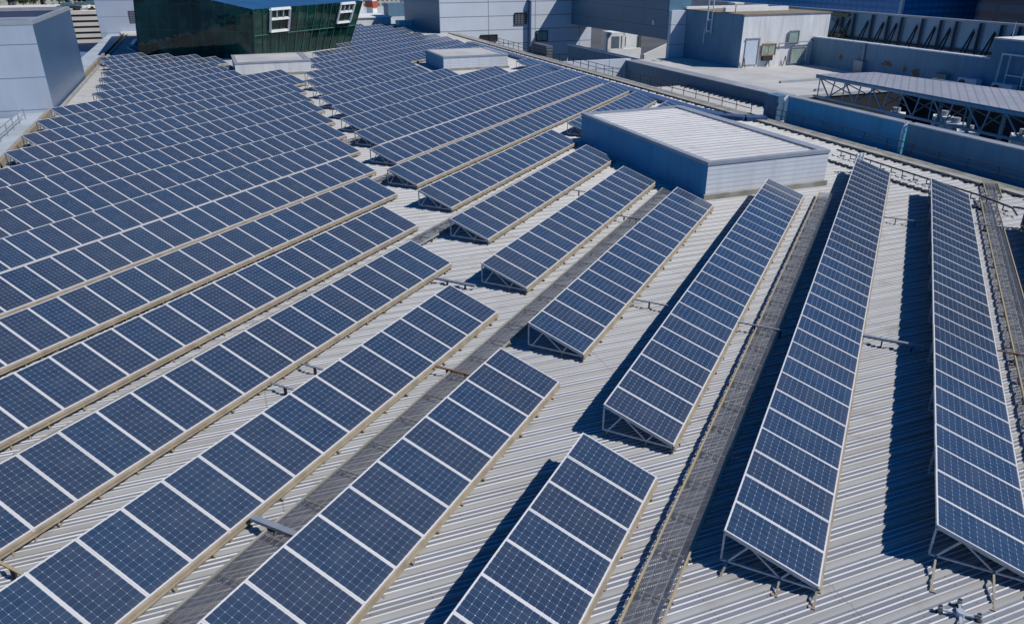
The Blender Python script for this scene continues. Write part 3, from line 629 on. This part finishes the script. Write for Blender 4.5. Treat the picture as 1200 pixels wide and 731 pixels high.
t = thing('bridge_wall', 'dark shaded clad wall bridging over an opening to white structures', 'building', W(60, 96, 0)); o0 = W(60, 96, 0)
a = MB(); a.pqbox(60, 63.5, 96.05, 127.4, 0.6, 8.5); at0(a.build('wall', 'shadeclad', t), o0)
a = MB(); a.pqbox(59.9, 60.0, 99.6, 100.1, 2.3, 2.9); at0(a.build('lamp', 'white', t), o0)
t = thing('clad_pier', 'silver panel pier, half lit, between dark wall and plant room', 'building', W(60, 96, 0)); o0 = W(60, 96, 0)
a = MB(); a.pqbox(60.02, 75, 95.3, 96.0, -6, 4.45); at0(a.build('wall', 'silver2', t), o0)
# white structures seen through the opening
t = thing('annex', 'white annex with square openings seen under the dark bridging wall', 'building', W(66, 118, 0)); o0 = W(66, 118, 0)
a = MB()
for bx in ((62.2, 62.8, 117.6, 118.2, -6, -0.4), (64.9, 65.4, 117.6, 118.2, -2.7, -0.1), (62.2, 68.6, 117.6, 118.2, -3.9, -2.8), (62.2, 65.4, 117.6, 118.2, -0.8, -0.2)): a.pqbox(*bx)
a.pqbox(65.4, 69.6, 119.5, 126, -7, -0.6); at0(a.build('frame', 'white', t), o0)
a = MB(); a.pqbox(62.6, 68.3, 120, 120.4, -7, -4.0); at0(a.build('back_wall', 'silver2', t), o0)
a = MB(); a.pqbox(65.9, 66.6, 119.4, 119.5, -2.6, -1.1); a.pqbox(69.0, 69.5, 119.3, 119.5, -3, -.8); at0(a.build('window', 'glasspane', t), o0)
a = MB(); q_ = 112.0
a.prism([tuple(W(p, q))[:2] for p, q in ((66.0, 112), (71.6, 112), (71.6, 112.5), (66.0, 112.5))], -7, -1, tops=[tuple(W(66.0, 112, -3.2)), tuple(W(71.6, 112, -1.2)), tuple(W(71.6, 112.5, -1.2)), tuple(W(66, 112.5, -3.2))])
at0(a.build('stair_wall', 'white', t), o0)
for nm, pts_, zt, mt, lab in (('parapet_wall', (57.0, 98.5, 122), -2.0, 'bluewall', 'dark blue parapet wall with white coping below the silver block'),):
    t = thing(nm, lab, 'wall', W(pts_[0], pts_[1], 0)); o0 = W(pts_[0], pts_[1], 0)
    a = MB(); a.pqbox(57.0, 57.6, 98.5, 122, -10, -2.3); at0(a.build('wall', mt, t), o0); a = MB(); a.pqbox(56.9, 57.7, 98.4, 122.1, -2.3, -2.15); at0(a.build('coping', 'white', t), o0)
a = MB(); a.pqbox(39.5, 40.4, 91.0, 95.6, -0.6, 1.0); tag(a.build('louvre_box', 'louvre'), 'dark grey louvred box beside the far walkway under the silver block', 'plant unit')

# ------------------------------------------------------------------ lower roofs, dark ribbed wall, pale wall, deck
mb = MB(); mb.pqbox(53.5, 110, 62.5, 95.2, -2.0, -1.72); mb.pqbox(70, 110, 10, 62.5, -2.0, -1.75); struct(mb.build('upper_deck', 'deck'))
mb = MB(); mb.pqbox(53.6, 109, 62.6, 95.1, -22, -2.0); mb.pqbox(70.1, 109, 10, 62.5, -22, -2.0); struct(mb.build('deck_base', 'pit'))  # deck sides coloured near-black as if in shade
mb = MB(); mb.pqbox(40.5, 70, -10, 62.5, -22, -6.0); struct(mb.build('service_pit', 'pit'))  # floor takes the painted shade colour
mb = MB(); mb.pqbox(38.9, 53.5, 62.5, 128, -22, -6.0); struct(mb.build('lower_terrace', 'concrete'))
mb = MB(); ribbed(mb, 38.95, 53.45, 47.5, 80.0, -3.0, 0.96, 0.14); tag(mb.build('lean_to_roof', 'roof'), 'ribbed white lean-to roof between the far railing and dark ribbed wall', 'roof')
t = thing('ribbed_wall', 'dark standing-seam wall supporting the white deck edge', 'wall', W(53.5, 62.5, 0)); o0 = W(53.5, 62.5, 0)
a = MB(); a.pqbox(52.9, 53.5, 62.4, 94.4, -8, -1.68); at0(a.build('wall', 'ribwall', t), o0); a = MB(); a.pqbox(52.8, 54.6, 62.4, 94.4, -1.68, -1.60); at0(a.build('coping', 'coping', t), o0)
a = MB(); a.pqbox(36.5, 53.4, 94.0, 94.6, -8, -1.35) if False else a.pqbox(41.0, 53.6, 94.4, 95.0, -8, -1.45)
tag(a.build('pale_wall', 'silver2'), 'pale lit wall with a diagonal shadow behind the far railing', 'wall')
for i in range(2):
    mb = MB(); mb.pqbox(58.5 + i * 0.4, 59.5 + i * 6, 64 + i * 6, 64.35 + i * 6, -1.72, -1.5)
    tag(mb.build('roof_seam', 'coping'), ('near', 'far')[i] + ' grey seam strip across the white deck left of the truss canopy', 'roof trim')

# plant room on the deck
t = thing('plant_room', 'stained white plant room with blue shaded side and rooftop ladder', 'building', W(62.4, 82.5, 0)); o0 = W(62.4, 82.5, 0)
a = MB(); a.pqbox(62.4, 75.8, 82.5, 95.8, -1.75, 4.5); a.mi = [1, 0, 1, 0, 0, 0]; at0(a.build('wall', ['bluewall', 'whitewall'], t), o0)  # end walls take the shade-tinted blue instead of white
a = MB(); a.pqbox(62.3, 75.9, 82.4, 95.9, 4.5, 4.6); at0(a.build('roof', 'brownroof', t), o0)
a = MB(); a.pqbox(63.5, 73.5, 88, 88.6, 4.6, 5.1); a.pqbox(62.3, 75.9, 95.2, 95.8, 4.6, 4.9); at0(a.build('roof_slab', 'white', t), o0)
a = MB(); a.pqbox(63.05, 64.95, 82.38, 82.5, -1.35, 1.7); do = at0(a.build('door', 'door', t), o0)
a = MB(); a.pqbox(64.95, 65.12, 82.3, 82.5, -1.35, 1.8); a.pqbox(63.0, 65.1, 82.3, 82.5, 1.7, 1.85); a.build('frame', 'coping', do)
window(t, o0, 65.5, 67.6, 82.3, -0.3, 1.05, 'palewin', 'orange', 'p', 2)
window(t, o0, 69.5, 71.0, 82.3, 0.9, 2.5, 'palewin', 'coping', 'p', 1)
window(t, o0, 70.2, 72.6, 82.3, -1.4, 0.5, 'palewin', 'coping', 'p', 1)
a = MB(); a.bar(W(68.0, 82.2, 1.05), W(75.7, 82.2, 1.25), 0.1); a.bar(W(68.0, 82.2, 1.05), W(68.0, 82.2, 0.3), 0.1); at0(a.build('pipe', 'conduit', t), o0)
for p_ in (62.6, 66.3, 69.0):
    a = MB(); a.bar(W(p_, 82.2, -1.7), W(p_ + .3, 82.2, -.5), .07); a.bar(W(p_ + .3, 82.2, -.5), W(p_ + .6, 82.2, -1.7), .07); at0(a.build('raking_stay', 'dark', t), o0)
a = MB(); a.pqbox(65.7, 67.2, 82.1, 82.5, -0.95, -0.35); at0(a.build('unit', 'dark', t), o0)
a = MB()
for q_ in (88.9, 90.0): a.bar(W(62.2, q_, 1.9), W(62.2, q_, 6.4), 0.12)
for z_ in (2.2, 3.6, 5.0, 6.2): a.bar(W(62.2, 88.9, z_), W(62.2, 90.0, z_), 0.1); a.bar(W(62.2, 88.9, z_), W(61.5, 88.9, z_), 0.08)
a.bar(W(61.5, 88.9, 3.6), W(61.5, 88.9, 6.2), 0.1); a.bar(W(62.2, 90.4, 0.6), W(62.2, 90.4, 2.4), 0.08); at0(a.build('ladder', 'white', t), o0)
a = MB(); a.pqbox(63.0, 64.4, 85.5, 87, 5.6, 5.8); a.bar(W(63.7, 86.2, 4.6), W(63.7, 86.2, 5.6), .1); at0(a.build('vent_cap', 'stripe', t), o0)

# long blue wall, block on its right, hoarding behind
t = thing('blue_wall', 'long weathered blue wall behind the truss canopy with white coping', 'wall', W(73.5, 60, 0)); o0 = W(73.5, 60, 0)
a = MB(); a.pqbox(73.5, 74.2, 56.7, 82.4, -1.8, 1.62); at0(a.build('wall', 'bluewall', t), o0); a = MB(); a.pqbox(73.4, 74.3, 56.7, 82.4, 1.62, 1.74); at0(a.build('coping', 'silver2', t), o0)
a = MB(); a.bar(W(73.3, 73.4, -1.0), W(73.3, 73.4, 1.7), 0.25); a.pqbox(72.9, 73.5, 72.8, 74.2, -1.7, -0.3); at0(a.build('downpipe', 'conduit', t), o0)
a = MB(); a.pqbox(72.9, 73.5, 61.0, 62.6, -1.7, -0.4); at0(a.build('cabinet', 'concrete', t), o0)
for i, (qa, qb, za, zb) in enumerate(((65.0, 66.0, -1.0, -0.3), (66.8, 67.3, -0.9, -0.2), (69.0, 70.4, -.6, .1), (76.8, 77.4, -0.6, 0.0))):
    a = MB(); rr_ = random.Random(i); nn_ = 13
    a.v = [tuple(W(73.47, (qa + qb) / 2 + math.cos(j * 6.283 / nn_) * (qb - qa) * rr_.uniform(.25, .75), (za + zb) / 2 + math.sin(j * 6.283 / nn_) * (zb - za) * rr_.uniform(.2, .8))) for j in range(nn_)]
    a.f = [tuple(range(nn_))]; a.uv = [(0, 0)] * nn_; a.mi = [0]; at0(a.build('rust_patch', 'rust', t), o0)
t = thing('blue_block', 'blue rendered block with pipework at the right edge behind the canopy', 'building', W(73.4, 50, 0)); o0 = W(73.4, 50, 0)
a = MB(); a.pqbox(73.3, 85, 35, 56.7, -1.8, 3.55); at0(a.build('wall', 'bluewall', t), o0); a = MB(); a.pqbox(73.2, 85.1, 34.9, 56.8, 3.55, 3.7); at0(a.build('coping', 'white', t), o0)
a = MB(); a.bar(W(73.0, 55.3, -1.7), W(73.0, 55.3, 2.3), 0.16); a.bar(W(73.0, 55.3, 2.3), W(73.0, 48, 2.3), 0.16); a.bar(W(73.0, 54.4, -1), W(73.0, 54.4, 2.2), 0.12); a.bar(W(73.0, 52.6, -1), W(73.0, 52.6, 1.6), 0.12); a.bar(W(73.0, 54.4, .4), W(73.0, 50, .4), 0.1); a.bar(W(73.0, 54.4, -.4), W(73.0, 50, -.4), 0.1); at0(a.build('pipe', 'galv', t), o0)
a = MB(); a.bar(W(74, 55.5, 3.7), W(74, 55.5, 5.2), 0.06); a.bar(W(74.3, 53.3, 3.7), W(74.3, 53.3, 4.3), 0.15); at0(a.build('mast', 'white', t), o0)
for i, (q_, lab) in enumerate(((57.9, 'white air-conditioning unit with round fan at the blue wall foot'), (54.0, 'second air-conditioning unit, at the right edge by the pipes'))):
    t = thing('air_conditioner', lab, 'air conditioner', W(72.4, q_, -1.7), 'air conditioners by the blue wall'); o0 = W(72.4, q_, -1.7)
    a = MB(); a.pqbox(72.0, 72.8, q_ - 1.3, q_ + .9, -1.4, -.3); at0(a.build('case', 'silver2', t), o0)
    a = MB(); a.tube(W(71.97, q_ + .35, -.85), W(71.9, q_ + .35, -.85), 0.4, 18); at0(a.build('fan', 'dark', t), o0)
t = thing('hoarding', 'back of a long billboard hoarding held by dark raking struts', 'hoarding', W(80, 60, 0)); o0 = W(80, 60, 0)
a = MB(); a.pqbox(80.6, 80.8, 48, 128, -1.7, 4.35); at0(a.build('board', 'backboard', t), o0)
a = MB(); a.pqbox(80.3, 80.9, 48, 128, 4.35, 4.55); at0(a.build('top_rail', 'coping', t), o0)
a = MB(); a.bar(W(80.4, 50, 1.3), W(80.4, 88, 1.3), 0.25); at0(a.build('mid_rail', 'dark', t), o0)
for i in range(12):
    q_ = 56.5 + i * 2.6 + (0.5 if i % 3 == 1 else 0)
    a = MB(); a.bar(W(80.3, q_, -1.7), W(80.3, q_, 4.3), 0.3); a.bar(W(80.2, q_ + .6, 3.6), W(78.6, q_ + 1.6, -1.7), 0.16); a.bar(W(80.2, q_ + .5, 3.4), W(79.0, q_ + .9, -1.7), 0.14)
    at0(a.build('strut', 'dark', t), o0)
a = MB(); a.bar(W(80.2, 87.5, 4.0), W(80.2, 84, 4.0), 0.4); a.bar(W(80.2, 87.5, 1.6), W(80.2, 84, 1.4), 0.4); a.bar(W(80.2, 87, 3.5), W(80.2, 84, 1.8), 0.15); at0(a.build('orange_frame', 'orange', t), o0)

# truss canopy over the dark pit
t = thing('truss_canopy', 'steel truss canopy with ribbed grey roof over the dark pit', 'canopy', W(52, 50, 0)); o0 = W(52, 50, 0)
a = MB(); a.prism([tuple(W(p, q))[:2] for p, q in ((52, 20), (60.6, 20), (60.5, 43.0), (58.1, 56.3), (52, 57.2))], 1.02, 1.16); at0(a.build('roof', 'canopy', t), o0)
a = MB(); a.bar(W(52, 20, .95), W(52, 57.1, .95), 0.16, .2); a.bar(W(52, 20, -.75), W(52, 57.1, -.75), 0.18); a.bar(W(60.5, 20, .95), W(60.5, 52, .95), 0.16); a.bar(W(60.5, 20, -.75), W(60.5, 53, -.75), .16); at0(a.build('chord', 'bluesteel', t), o0)
for j in range(12):
    q_ = 56.6 - j * 3.1
    a = MB(); a.bar(W(52, q_, -.75), W(52, q_, .95), 0.09); a.bar(W(52, q_, .95), W(52, q_ - 1.55, -.75), 0.09); a.bar(W(52, q_ - 1.55, -.75), W(52, q_ - 1.9, .95), 0.08)
    a.bar(W(52, q_, .9), W(55.5, q_ - .8, -.75), 0.08); a.bar(W(52, q_ - 1.2, -.7), W(55.5, q_ - 1.2, .9), 0.08); at0(a.build('web', 'bluesteel', t), o0)
    if q_ < 53: a = MB(); a.bar(W(60.5, q_, -6), W(60.5, q_, .95), 0.3); a.bar(W(60.5, q_, .95), W(60.5, q_ - 1.5, -.75), 0.12); at0(a.build('web', 'bluesteel', t), o0)
a = MB()
for q_ in (22, 32, 42, 54): a.bar(W(52.3, q_, -6), W(52.3, q_, -.75), .3)
at0(a.build('column', 'bluesteel', t), o0)

for i in range(9):
    p_, q_ = 63.5 + (i * 7) % 5, 34 + i * 3.1
    t = thing('duct_unit', 'pale duct unit %s from the right in the pit under the canopy' % ORD[i + 1], 'plant unit', W(p_, q_, -6), 'duct units under the canopy')
    a = MB(); a.box(-.9, .9, -.7, .7, 0.4, 2.6); a.build('case', ('white', 'orange', 'silver2')[0 if i % 3 else (1 if i == 3 else 2)], t)
    a = MB(); a.tube((0, 0, 2.6), (0, 0, 3.1), .4, 12); a.bar((-.7, -.5, 0), (-.7, -.5, .4), .1); a.bar((.7, .5, 0), (.7, .5, .4), .1); a.bar((-.7, .5, 0), (-.7, .5, .4), .1); a.bar((.7, -.5, 0), (.7, -.5, .4), .1); a.build('cap', 'coping', t)

# blue parapet wall and corner pier at the far walkway
for (qa, qb, mt, lab) in ((35.6, 46.4, 'shadeblue', 'left half of the blue parapet wall behind the edge railing'), (18, 35.3, 'bluewall', 'right half of the blue parapet wall, below the truss canopy')):
    t = thing('parapet_wall', lab, 'wall', W(40, qa, 0)); o0 = W(40, qa, 0)
    a = MB(); a.pqbox(39.95, 40.5, qa, qb, -1, 1.45); at0(a.build('wall', mt, t), o0); a = MB(); a.pqbox(39.88, 40.58, qa, qb, 1.45, 1.52); at0(a.build('coping', 'coping', t), o0)
for q_, lab in ((35.45, 'white downpipe at the joint of the blue parapet walls'), (46.7, 'white downpipe beside the dark corner pier')):
    a = MB(); a.tube(W(39.8, q_, -.3), W(39.8, q_, 1.2), .1, 10); a.tube(W(39.8, q_, 1.2), W(40.1, q_, 1.5), .1, 10); tag(a.build('downpipe', 'white'), lab, 'pipe')
a = MB(); a.pqbox(39.6, 40.6, 47.1, 48.6, -.4, 1.4); tag(a.build('corner_pier', 'ribwall'), 'dark blue corner pier where the gutter strip curves in', 'pier')

# ------------------------------------------------------------------ far city
def block(name, label, p0, p1, q0, q1, z1, mt, roof='sheet', z0=-22):
    t = thing(name, label, 'building', W(p0, q0, z0)); o0 = W(p0, q0, z0)
    a = MB(); a.pqbox(p0, p1, q0, q1, z0, z1); at0(a.build('wall', mt, t), o0)
    a = MB(); a.pqbox(p0 - .3, p1 + .3, q0 - .3, q1 + .3, z1, z1 + .6); at0(a.build('roof', roof, t), o0); return t
block('glass_tower', 'blue glass tower behind the hoarding, top right', 130, 170, 122.5, 200, 40, 'bglass')
block('brick_tower', 'dark brown brick tower between the blue glass towers', 150, 180, 126, 132.5, 40, 'brick')
block('glass_tower', 'dark blue glass tower at the top right corner', 140, 200, 60, 114, 40, 'bglass2')
a = MB(); a.pqbox(129.4, 130, 121.9, 122.6, -22, 40); tag(a.build('tower_fin', 'white'), 'white vertical fin at the blue glass tower right corner', 'building trim')
far = [(-150, 725, 8, 22, -6, 'cityB', 'pale green flats at the top left with vertical strips'), (-136, 735, 16, 24, -2, 'cityA', 'cream flats at the top left, tallest in the row'),
       (-116, 740, 14, 24, -3, 'cityB', 'pale green flats left of the open lavender parapet middle'), (-98, 738, 12, 24, -2, 'cityA', 'cream flats above the lavender block right part'),
       (-84, 700, 10, 20, -6, 'cityC', 'pinkish flats just left of the car park roof'), (-74, 690, 12, 20, -8, 'cityC', 'pink and ochre flats above the parked cars'),
       (-170, 700, 14, 20, -14, 'cityC', 'low pink flats at the extreme top left'), (110, 600, 30, 30, -14, 'cityA', 'cream block far beyond the end of the solar roof'),
       (145, 560, 26, 30, -13, 'cityB', 'pale block far beyond the shaded silver block'), (80, 480, 26, 24, -16, 'cityA', 'low cream block right behind the warehouse roof')]
for p, q, wp, wq, z1, mt, lab in far: block('apartment_block', lab, p, p + wp, q, q + wq, z1, mt, 'tile' if mt == 'cityC' else 'sheet')
def tree(p, q, z, h, r, label, seed):
    rnd = random.Random(seed); t = thing('tree', label, 'tree', W(p, q, z), 'trees in the far streets')
    a = MB(); a.tube((0, 0, 0), (0, 0, h * .55), r * .09, 8, 0, r * .05)
    for i in range(4): an = i * 1.6 + rnd.random(); a.tube((0, 0, h * .4), (math.cos(an) * r * .5, math.sin(an) * r * .5, h * .7), r * .04, 6)
    a.build('trunk', 'bark', t)
    c = MB()
    for i in range(420):
        while True:
            x, y, z_ = (rnd.uniform(-1, 1) for _ in range(3))
            if x * x + y * y + z_ * z_ < 1: break
        s_ = r * rnd.uniform(.08, .2); ce = Vector((x * r, y * r, h * .68 + z_ * h * .32)); d1 = Vector([rnd.uniform(-1, 1) for _ in range(3)]).normalized(); d2 = d1.cross(Vector([rnd.uniform(-1, 1) for _ in range(3)])).normalized()
        c.quad([ce - d1 * s_, ce + d2 * s_ * .6, ce + d1 * s_, ce - d2 * s_ * .6])
    c.build('crown', 'leaf', t)
for i in range(14): tree(-165 + i * 7.5 + (i % 3) * 1.5, 690 + (i * 37) % 25, -22, 10 + (i * 5) % 6, 4.5 + i % 3, 'street tree %s from the left in front of the far flats' % ORD[i + 1], i)
for i in range(6): tree(112 + i * 9, 440 + (i * 23) % 40, -22, 10, 5, 'tree %s from the left behind the far warehouse' % ORD[i + 1], 40 + i)
